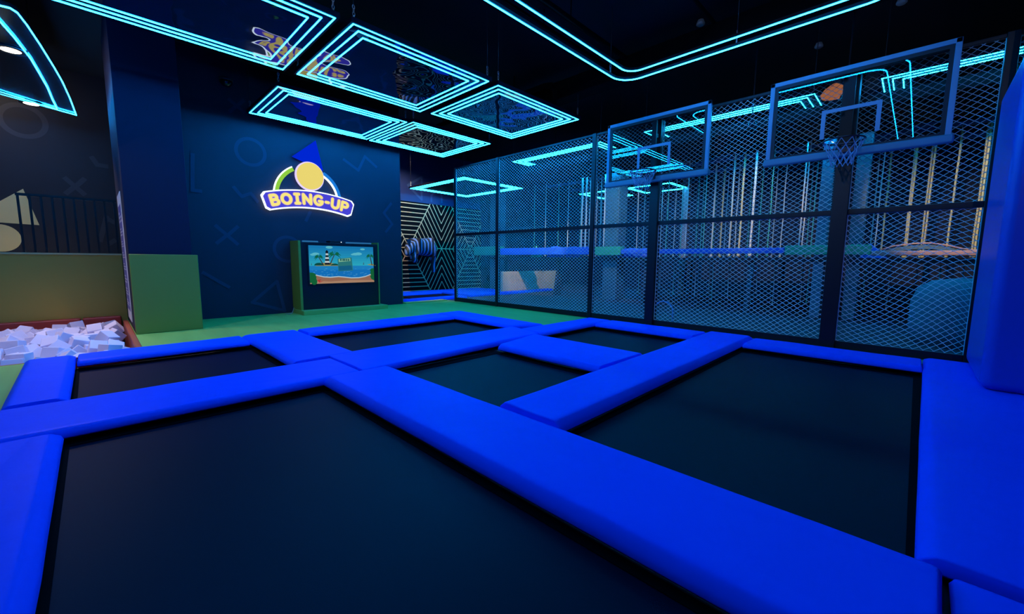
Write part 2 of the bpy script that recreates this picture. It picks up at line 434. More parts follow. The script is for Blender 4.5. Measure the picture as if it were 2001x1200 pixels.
def trampoline(q, label, z=-.085, ov=.10, group='jump beds'):
    BEDQ.append(q); Q = [Vector((p[0], p[1], 0)) for p in q]; c = sum(Q, Vector())/4
    r = empty('trampoline', (c.x, c.y, -.6)); tag(r, label, 'trampoline', group)
    E = [c + (p-c)*(1+ov/((p-c).length*.7)) for p in Q]
    m = MB(); n = 16; g = [[None]*(n+1) for _ in range(n+1)]
    for i in range(n+1):
        for j in range(n+1):
            a, b = i/n, j/n; p = E[0].lerp(E[1], a).lerp(E[3].lerp(E[2], a), b)
            sag = 16*a*(1-a)*b*(1-b); g[i][j] = len(m.v); m.v.append(Vector((p.x, p.y, z-.012*sag)))
    for i in range(n):
        for j in range(n): m.f.append([g[i][j], g[i+1][j], g[i+1][j+1], g[i][j+1]]); m.m.append(0); m.sm.append(True)
    m.build('jump_bed', BED, r)
    m = MB()
    inn = [c+(p-c)*(1+.012/((p-c).length*.7)) for p in Q]; inn2 = [c+(p-c)*(1-.03/((p-c).length*.7)) for p in Q]
    m.strip([p+Vector((0,0,z+.002)) for p in E], [p+Vector((0,0,z+.002)) for p in inn2], (0, 0, .004), 0, True)
    m.build('edge_webbing', WEBB, r)
    m = MB(); D = [c+(p-c)*(1+(ov+.1)/((p-c).length*.7)) for p in Q]
    m.tube([p+Vector((0,0,z-.02)) for p in D], .025, 8, True)
    for p in D: m.tube([p+Vector((0,0,z-.02)), p+Vector((0,0,-.6))], .025, 8)
    m.build('steel_frame', STEEL, r)
    return r

# ------------------------------------------------------------ trampolines
bedL = [(-7.62,-.27),(-5.68,-.26),(-5.68,1.70),(-7.62,1.70)]
bedK = [(-7.76,2.63),(-5.89,2.62),(-5.89,5.95),(-7.76,5.95)]
bedF = [(-4.64,-.26),(.30,-.26),(.30,1.70),(-4.64,1.70)]
bedC = [(-4.68,2.56),(-2.73,2.57),(-2.73,4.40),(-4.68,4.40)]
bedR = [(-4.90,5.63),(-2.85,5.63),(-2.85,7.53),(-4.90,7.53)]
bedG = [(-1.97,2.63),(.10,2.66),(.10,7.53),(-1.97,7.50)]
trampoline(bedL, 'black jump bed nearest to the foam pit')
trampoline(bedK, 'long black jump bed nearest to the screen kiosk')
trampoline(bedF, 'large black jump bed filling the front of the picture')
trampoline(bedC, 'black jump bed in the middle, ringed by other beds')
trampoline(bedR, 'small black jump bed under the farther basketball hoop')
trampoline(bedG, 'long black jump bed under the nearer basketball hoop')
xo = lambda y: -8.19-.056*(y+.73)
G_ = 'blue pads around the jump beds'
PADS = []
def pad(q, lab, top=.05, group=None): PADQ.append(q); PADS.append((q, lab, top, group or G_))
pad([(xo(-.74),-.74),(-5.72,-.70),(-5.72,-.27),(xo(-.27),-.27)], 'blue pad at the outer end of the bed nearest the foam pit')
pad([(xo(-.26),-.26),(-7.62,-.26),(-7.62,1.68),(xo(1.68),1.68)], 'narrow blue pad between the foam pit and the jump bed')
pad([(xo(1.70),1.70),(-5.70,1.70),(-5.73,2.62),(xo(2.62),2.62)], 'short wide blue pad between the foam pit bed and the kiosk bed')
pad([(xo(2.64),2.64),(-7.76,2.64),(-7.76,5.94),(xo(5.94),5.94)], 'narrow blue pad along the green floor before the kiosk')
pad([(xo(5.95),5.95),(-5.91,5.95),(-5.56,6.66),(xo(6.76),6.76)], 'blue pad at the fence end of the kiosk bed')
pad([(-5.67,-1.3),(-4.65,-1.3),(-4.65,2.17),(-5.67,2.17)], 'long blue pad between the foam pit bed and the front bed')
pad([(-5.87,2.19),(-4.69,2.19),(-4.92,5.74),(-5.87,5.94)], 'long blue pad between the kiosk bed and the middle bed')
pad([(-5.54,5.82),(-4.91,5.76),(-4.91,8.30),(-5.54,8.28)], 'short blue pad at the green floor end of the small bed')
pad([(-4.66,4.41),(-2.78,4.41),(-2.78,5.62),(-4.90,5.62)], 'blue pad between the middle bed and the small bed under a hoop', top=.06)
pad([(-4.63,-1.4),(.20,-1.4),(.20,-.27),(-4.63,-.27)], 'blue pad along the outer side of the large front bed')
pad([(-4.66,1.71),(.17,1.71),(.20,2.60),(-4.66,2.55)], 'very long blue pad between the front bed and the bed under the hoop', top=.065)
pad([(-2.72,2.59),(-1.98,2.58),(-2.0,8.30),(-2.80,8.30)], 'long blue pad between the middle bed and the nearer hoop bed', top=.075)
pad([(-4.90,7.54),(-2.83,7.54),(-2.83,8.30),(-4.90,8.30)], 'short blue pad at the fence under the farther hoop')
pad([(-1.98,7.52),(.16,7.54),(.16,8.26),(-1.98,8.30)], 'blue pad at the fence under the nearer hoop')
pad([(.11,2.63),(2.5,2.63),(2.5,8.45),(.17,8.45)], 'broad blue pad in front of the padded blue corner', top=.045)
pad([(.22,-1.4),(2.5,-1.4),(2.5,2.60),(.22,2.60)], 'blue pad at the near corner below the broad pad', top=.01)

# nook behind the logo wall
WG = 'blue pads before the web panel'
trampoline([(-13.75,8.0),(-12.3,7.8),(-12.30,9.6),(-13.75,9.85)], 'small black jump bed before the hexagon web panel', z=.0)
def wpad(q, lab): pad(q, lab, .07, WG)
wpad([(-12.24,6.9),(-11.75,6.9),(-11.75,9.6),(-12.30,9.6)], 'blue pad at the near side of the small web panel bed')
wpad([(-15.0,7.2),(-13.76,7.2),(-13.76,9.9),(-15.0,9.9)], 'blue pad under the zebra at the foot of the web panel')
wpad([(-15.0,9.93),(-13.7,9.93),(-12.0,9.66),(-12.0,11.6),(-15.0,11.6)][:1]+[(-12.0,9.93),(-12.0,11.6),(-15.0,11.6)], 'blue pad beside the small bed, partly behind the net fence')
wpad([(-12.58,11.65),(-11.9,11.65),(-12.2,15.2),(-12.58,15.2)], 'long blue pad behind the net fence before the tan barrier')
wpad([(-15.0,11.65),(-12.85,11.65),(-12.85,12.9),(-15.0,12.9)], 'blue pad behind the tan barrier by the web panel')
for q, lab, tp, gp in PADS: quadpad('safety_pad', q, lab, tp, gp)
m = MB(); m.box((-11.86, 6.85, ZF), (-11.45, 8.45, .015)); struct(m.build('floor_warm_strip', mat('warm lit floor yellow', (.55, .45, .12), .5)))  # warm light on the green floor, painted as a yellow strip

# ------------------------------------------------------------ foam pit
m = MB(); m.box((-12.62, -4.5, -.75), (-8.15, .42, -.50)); struct(m.build('floor_pit', mat('dark pit floor', (.04, .02, .02), .9)))
RG = 'red pads lining the foam pit'
k = 0
for y0, y1, lab in ((-.27, .33, 'red pad lining the pit back beside the column'), (-1.75, -.29, 'red pad lining the pit back, second from the column'), (-3.2, -1.77, 'red pad lining the pit back, farthest from the column')):
    m = MB(); m.box((-12.62, y0, -.62), (-12.44, y1, .09)); o = m.build('pit_pad', RED, base=(-12.5, (y0+y1)/2, -.62), bevel=.03); tag(o, lab, 'pit pad', RG)
m = MB(); m.box((-12.42, .345, -.62), (-8.32, .43, .0)); o = m.build('pit_pad', mat('brown red vinyl', (.36, .07, .035), .5), base=(-10.4, .39, -.62), bevel=.02); tag(o, 'brownish red pad along the pit side by the rules board', 'pit pad', RG)
m = MB(); m.box((-8.32, -4.3, -.62), (-8.29, .34, -.02)); o = m.build('pit_pad', RED, base=(-8.3, -1.9, -.62)); tag(o, 'red pad at the jump bed side of the foam pit', 'pit pad', RG)
S = .205; placed = []
cm = MB(); cm.box((-S/2,)*3, (S/2,)*3); proto = cm.build('foam_cube', FOAM, bevel=.012)
proto.location = (-10, -.5, -.4); first = True
def cube_at(p):
    global first
    o = proto if first else proto.copy()
    if not first: COL.objects.link(o)
    first = False
    o.location = p; o.rotation_euler = (random.uniform(0, PI), random.uniform(0, PI), random.uniform(0, PI))
    return tag(o, 'white foam cube lying in the heap of cubes in the pit', 'foam cube', 'foam cubes in the pit')
R_ = S*.62
tries = 0
xs0, xs1, ys0, ys1 = -12.28, -8.48, -1.75, .18
while len(placed) < 285 and tries < 14000:
    tries += 1
    x, y = random.uniform(xs0, xs1), random.uniform(ys0, ys1)
    if x > -9.2 and y < -1.2: continue
    # drop: the lowest rest height over already placed spheres
    z = -.36
    for (a, b_, c) in placed:
        d2_ = (a-x)**2+(b_-y)**2
        if d2_ < (2*R_*.93)**2: z = max(z, c+math.sqrt((2*R_*.93)**2-d2_))
    lim = -.11 + .09*math.exp(-((x+10.3)/1.2)**2) + random.uniform(-.04, .05)
    if z > lim: continue
    placed.append((x, y, z))
for p in placed: cube_at(p)

# ------------------------------------------------------------ light panels
def rrect(x0, x1, y0, y1, z, r=0., n=6):
    if r <= 0: return [(x0,y0,z),(x1,y0,z),(x1,y1,z),(x0,y1,z)]
    P = []
    for cx, cy_, a0 in ((x1-r,y0+r,-90),(x1-r,y1-r,0),(x0+r,y1-r,90),(x0+r,y0+r,180)):
        for i in range(n+1):
            a = math.radians(a0+90*i/n); P.append((cx+r*math.cos(a), cy_+r*math.sin(a), z))
    return P
def hanger(root, x, y, z, zt=5.9):
    m = MB(); m.tube([(x,y,z+.16),(x,y,zt)], .006, 5); h = m.build('hanging_cable', STEEL, root)
    m = MB(); m.tube([(x,y,z),(x,y,z+.05)], .012, 6)
    for i in range(3):
        c = Vector((x, y, z+.07+i*.045)); a = [c+Vector((.016*math.cos(t)*(1 if i % 2 else 0), .016*math.cos(t)*(0 if i % 2 else 1), .028*math.sin(t))) for t in [2*PI*k/10 for k in range(10)]]
        m.tube(a, .005, 5, True)
    m.build('chain_link', GREY, h)
def light_panel(x0, x1, y0, y1, z, label, group, led=LED, n=3, hang=True, r=.0075, step=.128, inner=None):
    t = empty('light_panel', ((x0+x1)/2, (y0+y1)/2, z)); tag(t, label, 'light panel', group)
    m = MB(); w = step*n+.03
    A = rrect(x0-.03, x1+.03, y0-.03, y1+.03, z+.0); B = rrect(x0, x1, y0, y1, z+.0)
    m.strip([Vector(p) for p in A], [Vector(p) for p in B], (0,0,.07), 0, True); m.build('frame', BAND, t)
    m = MB(); m.box((x0+.001, y0+.001, z+.004), (x1-.001, y1-.001, z+.05)); m.build('mirror_film' if inner is None else 'backing_panel', inner or MIRROR, t)
    for i in range(n):
        k = .015+step*i; m = MB(); m.tube(rrect(x0+k, x1-k, y0+k, y1-k, z), r, 6, True); m.build('led_tube', led, t)
    if hang:
        for x in (x0+.03, x1-.03):
            for y in (y0+.03, y1-.03): hanger(t, x, y, z+.07)
    return t
LG = 'mirrored light panels hung over the jump beds'
ZP = 4.6; SC_ = (4.6-1.4)/(4.25-1.4)
light_panel(*[SC_*c for c in (-7.17, -5.20, -.14, 2.25)], ZP, 'mirrored ceiling panel with cyan tubes, nearest to the foam pit', LG)
light_panel(*[SC_*c for c in (-7.17, -5.16, 2.43, 4.68)], ZP, 'mirrored ceiling panel with cyan tubes, between two others in the front row', LG)
light_panel(*[SC_*c for c in (-7.10, -5.16, 4.87, 7.14)], ZP, 'mirrored ceiling panel with cyan tubes, nearest to the net fence', LG)
light_panel(*[SC_*c for c in (-9.72, -7.88, 2.37, 4.83)], ZP, 'mirrored ceiling panel with cyan tubes, right above the glowing sign', LG)
light_panel(*[SC_*c for c in (-9.75, -7.78, 4.90, 7.10)], ZP, 'mirrored ceiling panel with cyan tubes, before the passage to the web panel', LG)
# double rounded outline lamp
zr = 4.72; t = empty('outline_lamp', (-2.3, 3, zr)); tag(t, 'large rounded rectangle lamp of two parallel cyan tubes', 'ceiling lamp')
OX0, OX1, OY0, OY1 = -4.26, -.385, -2.35, 7.24
for k in (0, .29):
    m = MB(); m.tube(rrect(OX0+k, OX1-k, OY0+k, OY1-k, zr, .37-k*.4, 8), .0092, 6, True); m.build('led_tube', LED, t)
for k in (0, .29):
    e_ = .024; m = MB(); m.strip([Vector(p) for p in rrect(OX0+k-e_, OX1-k+e_, OY0+k-e_, OY1-k+e_, zr+.008, .37-k*.4+e_, 8)], [Vector(p) for p in rrect(OX0+k+e_, OX1-k-e_, OY0+k+e_, OY1-k-e_, zr+.008, .37-k*.4-e_, 8)], (0,0,.04), 0, True); m.build('channel', CEIL, t)
for x, y in ((OX0, 3.7), (OX0, 6.8), (OX1, 6.8), (OX1, 3.7), (OX0, -1.7), (OX1, -1.7), (-2.3, OY1)): hanger(t, x, y, zr+.05)
# curved lamp over the foam pit with two warm downlights
t = empty('curved_lamp', (-10, -.8, ZP)); tag(t, 'dark curved ceiling panel with cyan outline and warm downlights over the foam pit', 'ceiling lamp')
def cpt(l, z): return [onz(x, y, z) for x, y in l]
oo = cpt([(0,11),(20,16),(34,25),(52,48),(80,90),(106,132),(122,160),(137,193),(149,225)], ZP)
ii = cpt([(0,42),(28,74),(60,115),(76,142),(93,172),(103,196),(112,214)], ZP)
oo = [Vector((-7.7, -2.6, ZP))] + oo + [Vector((-12.4, -2.6, ZP))]; ii = [Vector((-8.15, -2.3, ZP))] + ii + [Vector((-12.15, -2.3, ZP))]
for pl in (oo, ii):
    m = MB(); m.tube(pl, .010, 6, True); m.build('led_tube', LED, t)
m = MB(); m.prism([p+Vector((0,0,.022)) for p in oo], (0,0,.05)); m.build('panel', [mat('glossy black panel', (.01, .01, .014), .12)], t)
for (x, y) in ((20, 97), (61, 202)):
    c = onz(x, y, ZP+.01); d = empty('downlight', c); d.parent = t; d.location = c - t.location
    m = MB(); m.lathe(c, [(.16, .012), (.185, .0), (.185, -.012), (.16, -.012)], 24); m.build('trim_ring', STEEL, d)
    m = MB(); m.lathe(c, [(.158, .012), (.158, -.006), (.10, -.014), (.001, -.016)], 24); m.build('lens', WARM, d)
for x, y in ((-8.1, -.9), (-11.6, -.5), (-10.2, -2.2)): hanger(t, x, y, ZP+.07)
def warm_light(loc, target, watts, size, col=(1, .80, .58), angle=None, name='warm_light'):
    l = bpy.data.lights.new(name, 'SPOT' if angle else 'AREA'); l.energy = watts; l.color = col
    if angle: l.spot_size = math.radians(angle); l.spot_blend = .6; l.shadow_soft_size = size
    else: l.shape = 'DISK'; l.size = size
    o = bpy.data.objects.new(name, l); COL.objects.link(o); o.location = loc
    o.rotation_euler = (Vector(target)-Vector(loc)).to_track_quat('-Z', 'Y').to_euler(); return o
for (x, y) in ((20, 97), (61, 202)):
    c = onz(x, y, ZP-.03); warm_light(c, c+Vector((.25, -.05, -1)), 300, .15, (1, .74, .60), 100)

# ------------------------------------------------------------ glowing sign
sg = empty('glowing_sign', (XW, 4.1, 2.5)); tag(sg, 'glowing wall sign with purple banner, rainbow arch and blue triangle', 'sign')
SY, SZ, RB, RT = 4.1, 2.72-3.64, 3.64, 4.035
def arc(r, a, x): return Vector((x, SY+r*math.sin(a), SZ+r*math.cos(a)))
HA = math.radians(16.3)
def banner(m, g, x0, x1):
    N = 28; a0 = HA+g/RB
    top = []; bot = []
    for i in range(N+1):
        a = -a0+2*a0*i/N; e = min(1, (a0-abs(a))*RB/.07); q = .07*(1-math.sqrt(max(0, 1-(1-e)**2)))
        top.append(arc(RT+g-q, a, x0)); bot.append(arc(RB-g+q, a, x0))
    m.strip(top, bot, (x1-x0, 0, 0))
W_EDGE = emis('white sign edge', (.75, .88, 1), 2.2)
m = MB(); banner(m, .032, XW+.05, XW+.10); m.build('white_edge', W_EDGE, sg)
m = MB(); banner(m, 0, XW+.10, XW+.125); bn = m.build('banner', emis('purple sign face', lin(72, 68, 212), 1.0), sg)
def stroke(m, pts, w, mapf, x0, x1, closed=False):
    n = len(pts)
    for i in range(n if closed else n-1):
        a, b = Vector((*pts[i], 0)), Vector((*pts[(i+1) % n], 0)); d = b-a
        if d.length < 1e-6: continue
        d.normalize(); nn = Vector((-d.y, d.x, 0))*w/2
        poly = []
        for k in range(7):
            t = PI*k/6; poly.append(b+nn*math.cos(t)+d*w/2*math.sin(t))
        for k in range(7):
            t = PI*k/6; poly.append(a-nn*math.cos(t)-d*w/2*math.sin(t))
        m.prism([mapf(p.x, p.y, x0) for p in poly], (x1-x0, 0, 0))
def arcp(cx, cy_, rx, ry, a0, a1, n=12): return [(cx+rx*math.cos(math.radians(a0+(a1-a0)*i/n)), cy_+ry*math.sin(math.radians(a0+(a1-a0)*i/n))) for i in range(n+1)]
GLY = {   # unit height; (width, strokes)
 'B': (.62, [[(0,0),(0,1)], [(0,1),(.30,1)]+arcp(.32,.76,.24,.24,90,-90)+[(0,.52)], [(0,.52),(.34,.52)]+arcp(.36,.26,.28,.26,90,-90)+[(0,0)]]),
 'O': (.84, [arcp(.42,.5,.42,.5,0,360,24)]),
 'I': (.46, [[(.23,0),(.23,1)], [(.04,1),(.42,1)], [(.04,0),(.42,0)]]),
 'N': (.72, [[(0,0),(0,1)], [(0,1),(.72,0)], [(.72,0),(.72,1)]]),
 'G': (.80, [arcp(.42,.5,.42,.5,48,325,20)+[(.80,.42),(.48,.42)]]),
 '-': (.26, [[(0,.45),(.26,.45)]]),
 'U': (.70, [[(0,1),(0,.36)]+arcp(.35,.36,.35,.36,180,360)+[(.70,1)]]),
 'P': (.62, [[(0,0),(0,1)], [(0,1),(.32,1)]+arcp(.34,.72,.28,.28,90,-90)+[(0,.44)]])}
txt = 'BOING-UP'; gap = .40; tot = sum(GLY[c][0] for c in txt)+gap*(len(txt)-1)
LH = .225; su = (2*HA*(RB+RT)/2-.28)/tot; m = MB(); m2 = MB(); u = 0
for c in txt:
    w_, sts = GLY[c]
    for s_ in sts:
        def mp(px_, py_, x, u=u):
            aa = -HA+(.14+ (u+px_)*su)/((RB+RT)/2); return arc((RB+RT)/2-LH/2+py_*LH, aa, x)
        def mpf(px_, py_, x): return mp(px_, py_*su/LH if False else py_, x)
        P = [(a, b) for a, b in s_]
        # stroke width is measured in world units, so widen in arc space
        k = len(P)
        pts = [mp(a, b, 0) for a, b in P]
        for (mm_, ww, x0, x1) in ((m2, .092, XW+.125, XW+.132), (m, .066, XW+.132, XW+.142)):
            for i in range(k-1):
                a, b = pts[i], pts[i+1]; d = b-a
                if d.length < 1e-6: continue
                d.normalize(); nn = Vector((0, -d.z, d.y))*ww/2; poly = []
                for q in range(7): t_ = PI*q/6; poly.append(b+nn*math.cos(t_)+d*ww/2*math.sin(t_))
                for q in range(7): t_ = PI*q/6; poly.append(a-nn*math.cos(t_)-d*ww/2*math.sin(t_))
                for p in poly: p.x = x0
                mm_.prism(poly, (x1-x0, 0, 0))
    u += w_+gap
m2.build('letter_outline', emis('pink letter outline', lin(205, 165, 205), .9), bn)
m.build('lettering', emis('yellow letters', lin(250, 232, 130), 1.0), bn)
# plain disc, rainbow arch, blue triangle
def disc(m, y, z, ry, rz, x0, x1, n=40): m.prism([Vector((x0, y+ry*math.cos(2*PI*i/n), z+rz*math.sin(2*PI*i/n))) for i in range(n)], (x1-x0, 0, 0))
m = MB(); disc(m, 4.1, 3.51, .355, .365, XW+.05, XW+.10); m.build('disc_edge', emis('lilac sign edge', lin(205, 190, 255), 1.3), sg)
m = MB(); disc(m, 4.1, 3.51, .325, .335, XW+.10, XW+.15); m.build('disc', emis('yellow disc face', lin(243, 222, 118), .92), sg)
def archband(m, r0, r1, a0, a1, x0, x1, n=24):
    A = [Vector((x0, 4.08+r0*math.sin(a0+(a1-a0)*i/n), 2.94+r0*math.cos(a0+(a1-a0)*i/n))) for i in range(n+1)]
    B = [Vector((x0, 4.08+r1*math.sin(a0+(a1-a0)*i/n), 2.94+r1*math.cos(a0+(a1-a0)*i/n))) for i in range(n+1)]
    m.strip(A, B, (x1-x0, 0, 0))
m = MB(); archband(m, .74, .83, math.radians(-84), math.radians(-28), XW+.05, XW+.085); m.build('green_arch', emis('lime sign face', lin(150, 215, 70), .9), sg)
m = MB(); archband(m, .83, .86, math.radians(-84), math.radians(-28), XW+.05, XW+.088); archband(m, .705, .745, math.radians(28), math.radians(83), XW+.05, XW+.088); m.build('white_edge', W_EDGE, sg)
m = MB(); archband(m, .745, .83, math.radians(28), math.radians(83), XW+.05, XW+.085); m.build('blue_arch', emis('azure sign face', lin(30, 130, 230), .9), sg)
m = MB(); T = [onx(570, 306, XW+.06), onx(616, 275, XW+.06), onx(631, 334, XW+.06), onx(612, 326, XW+.06)]; m.prism(T, (.03, 0, 0)); m.build('blue_triangle', emis('royal blue sign face', lin(0, 42, 225), .85), sg)
m = MB()
for y, z in ((3.3, 2.8), (4.9, 2.8), (4.1, 3.4), (4.1, 2.9), (3.45, 3.35), (4.7, 3.4), (4.25, 4.05)): m.tube([(XW, y, z), (XW+.07, y, z)], .02, 8)
m.build('standoff', STEEL, sg)

# ------------------------------------------------------------ screen kiosk
KX, KY0, KY1 = -10.95, 3.56, 5.70
kq = empty('screen_kiosk', (-11.2, 4.63, ZF)); tag(kq, 'black and green kiosk with a cartoon beach on its screen', 'kiosk')
m = MB(); m.box((-11.5, KY0+.06, .08), (KX-.01, KY1-.03, 1.80)); m.build('body', mat('satin black laminate', (.006, .007, .012), .35), kq, bevel=.006)
m = MB(); m.box((-11.53, KY0, ZF+.1), (KX+.01, KY0+.06, 1.83)); m.build('side_panel', GREENP, kq, bevel=.004)
m = MB(); m.box((-11.53, KY1-.035, ZF+.1), (KX+.01, KY1, 1.85)); m.build('side_panel', GREENP, kq, bevel=.004)
m = MB(); m.box((-11.53, KY0-.01, ZF), (-10.72, KY1+.12, ZF+.11)); m.build('plinth', mat('green plinth', (.22, .42, .10), .5), kq, bevel=.008)
m = MB(); m.box((-11.35, 4.40, 1.80), (-11.10, 4.74, 1.86)); s_ = m.build('sensor_box', BLACK, kq, bevel=.006)
m = MB(); m.lathe((-11.095, 4.70, 1.83), [(.001, .004), (.012, .003), (.012, 0)], 10, 'x'); m.build('indicator', emis('white dot', (.8, .9, 1), 2), s_)
for a, b_ in ((3.74, 4.10), (4.86, 5.55)):
    m = MB(); m.box((-11.2, a, 1.80), (-11.08, b_, 1.84)); m.build('top_reflection', emis('blue reflection glow', lin(60, 150, 225), .45), kq, bevel=.006)  # blue reflections on the cabinet top, put in as glowing bars
scr = empty('screen', (KX, 4.66, 1.23)); scr.parent = kq; scr.location = Vector((KX, 4.66, 1.23))-kq.location
sy0, sy1, sz0, sz1 = 3.80, 5.53, .745, 1.72
m = MB()
for (a, b_, c, d) in ((sy0-.035, sy0, sz0-.035, sz1+.035), (sy1, sy1+.035, sz0-.035, sz1+.035), (sy0, sy1, sz0-.035, sz0), (sy0, sy1, sz1, sz1+.035)): m.box((KX-.01, a, c), (KX+.012, b_, d))
m.build('bezel', BLACK, scr)
SC = {}
def sm_(name, c, s=.8): return emis('screen '+name, lin(*c), s)
smats = []; sidx = {}
def si(name, c, s=.8):
    if name not in sidx: sidx[name] = len(smats); smats.append(sm_(name, c, s))
    return sidx[name]
m = MB(); lay = [0]
def sp_(pts, name, c, s=.8):
    lay[0] += 1; x = KX+.0015+lay[0]*.00012
    P = [Vector((x, sy0+u*(sy1-sy0), sz0+v*(sz1-sz0))) for u, v in pts]; m.add(P, [tuple(range(len(P)))], si(name, c, s))
def el(cx, cy_, rx, ry, a0=0, a1=360, n=20): return arcp(cx, cy_, rx, ry, a0, a1, n)[:-1] if a1-a0 == 360 else arcp(cx, cy_, rx, ry, a0, a1, n)
for i in range(8): sp_([(0,.46+i*.0675),(1,.46+i*.0675),(1,.46+(i+1)*.0675),(0,.46+(i+1)*.0675)], 'sky%d' % i, (46-3*i, 178-7*i, 205-2*i))
for cx, cy_, r in ((.06,.76,.03),(.10,.78,.04),(.30,.96,.04),(.70,.79,.04),(.75,.80,.045),(.66,.78,.025),(.82,.93,.03)): sp_(el(cx, cy_, r*1.3, r*.9), 'cloud', (95, 195, 215))
sp_([(0,.10),(1,.10),(1,.47),(0,.47)], 'sea', (22, 120, 200))
sp_([(0,.36),(1,.36),(1,.47),(0,.47)], 'far sea', (30, 135, 205))
random.seed(3)
for i in range(60):
    u, v = random.uniform(.02,.95), random.uniform(.16,.40); w = random.uniform(.01,.05); sp_([(u,v),(u+w/2,v+.008),(u+w,v),(u+w/2,v-.006)], 'wave', (110, 190, 230) if False else (80, 165, 220))
sp_(arcp(.26,.465,.17,.085,0,180), 'island', (150, 150, 90)); sp_(arcp(.95,.465,.08,.055,0,140)+[(1,.465)], 'island', (150, 150, 90))
sp_(arcp(.14,.48,.07,.07,0,180), 'bush', (10, 80, 75)); sp_(arcp(.37,.48,.06,.05,0,180), 'bush', (10, 80, 75))
# lighthouse
for i in range(6):
    v0, v1 = .50+i*.05, .50+(i+1)*.05; h0, h1 = .040-.004*i, .040-.004*(i+1)
    sp_([(.26-h0,v0),(.26+h0,v0),(.26+h1,v1),(.26-h1,v1)], 'tower dark' if i % 2 == 0 else 'tower pale', (20, 25, 40) if i % 2 == 0 else (200, 215, 220))
sp_([(.24,.80),(.28,.80),(.28,.85),(.26,.89),(.24,.85)], 'tower dark', (20, 25, 40))
def palm(x, z, h, lean, s):
    sp_([(x-.008,z),(x+.008,z),(x+lean+.006,z+h),(x+lean-.006,z+h)], 'trunk', (60, 50, 50))
    for a in (10, 45, 80, 115, 150, 185, 215, -25):
        ex, ez = math.cos(math.radians(a))*s, math.sin(math.radians(a))*s*1.1-.03; tx, tz = x+lean, z+h
        sp_([(tx,tz),(tx+ex*.5,tz+ez*.5+.05),(tx+ex,tz+ez-.02),(tx+ex*.5,tz+ez*.5+.005)], 'palm leaf', (15, 105, 75))
palm(.20,.50,.20,-.06,.075); palm(.30,.50,.27,.07,.11); palm(.97,.49,.25,-.03,.075)
sp_([(.815,.50),(.83,.58),(.838,.50)], 'sail', (60, 110, 130)); sp_([(.025,.49),(.03,.55),(.04,.49)], 'sail', (60, 110, 130))
surf = [(0,.27),(.06,.235),(.12,.20),(.20,.165),(.30,.15),(.42,.165),(.52,.145),(.62,.12),(.74,.12),(.85,.15),(.93,.20),(1,.26)]
sp_([(0,0)]+[(1,0)]+[(u, v+.025) for u, v in surf[::-1]], 'foam', (190, 215, 225)); sp_([(0,0)]+[(1,0)]+surf[::-1], 'sand', (160, 112, 90))
sp_([(0,0),(1,0),(1,.05),(.6,.075),(.3,.05),(0,.09)], 'near sand', (182, 140, 112))
for u, v, s2 in ((.02,.10,.05),(.05,.16,.05),(.0,.2,.05),(.06,.06,.05),(.97,.22,.05),(.99,.12,.05),(.985,.3,.045)): sp_(el(u if u > .05 else .05, v, s2*.9 if .05 < u < .95 else .045, s2*1.8, n=10) if .05 <= u <= .95 else ([(0,v-.08),(.07,v-.03),(.09,v+.05),(.05,v+.09),(0,v+.1)] if u < .5 else [(1,v-.08),(.95,v-.03),(.93,v+.05),(.96,v+.09),(1,v+.1)]), 'plant', (20, 105, 60))
sp_([(.10,.09),(.16,.12),(.14,.06),(.20,.07),(.13,.03)], 'starfish', (185, 60, 60))
# floating menu card
sp_([(.42,.32),(.65,.34),(.635,.70),(.415,.66)], 'card', (45, 125, 130)); sp_([(.43,.335),(.64,.355),(.628,.48),(.427,.46)], 'card low', (22, 100, 140)); sp_([(.432,.57),(.615,.60),(.612,.68),(.430,.65)], 'card head', (135, 195, 160))
for u in (.455,.49,.515,.545,.575): sp_([(u,.60),(u+.02,.603),(u+.02,.66),(u,.655)], 'card mark', (25, 90, 95))
m.build('picture', smats, scr)
random.seed(11)
cb = MB(); cb.tube([(-11.4,3.54,.12),(-11.35,3.50,.06),(-11.25,3.44,.0),(-11.2,3.36,ZF+.01),(-11.3,3.3,ZF+.01)], .008, 6); o = cb.build('power_cord', GREY, base=(-11.3, 3.4, ZF)); tag(o, 'thin pale power cord lying beside the kiosk', 'cord')

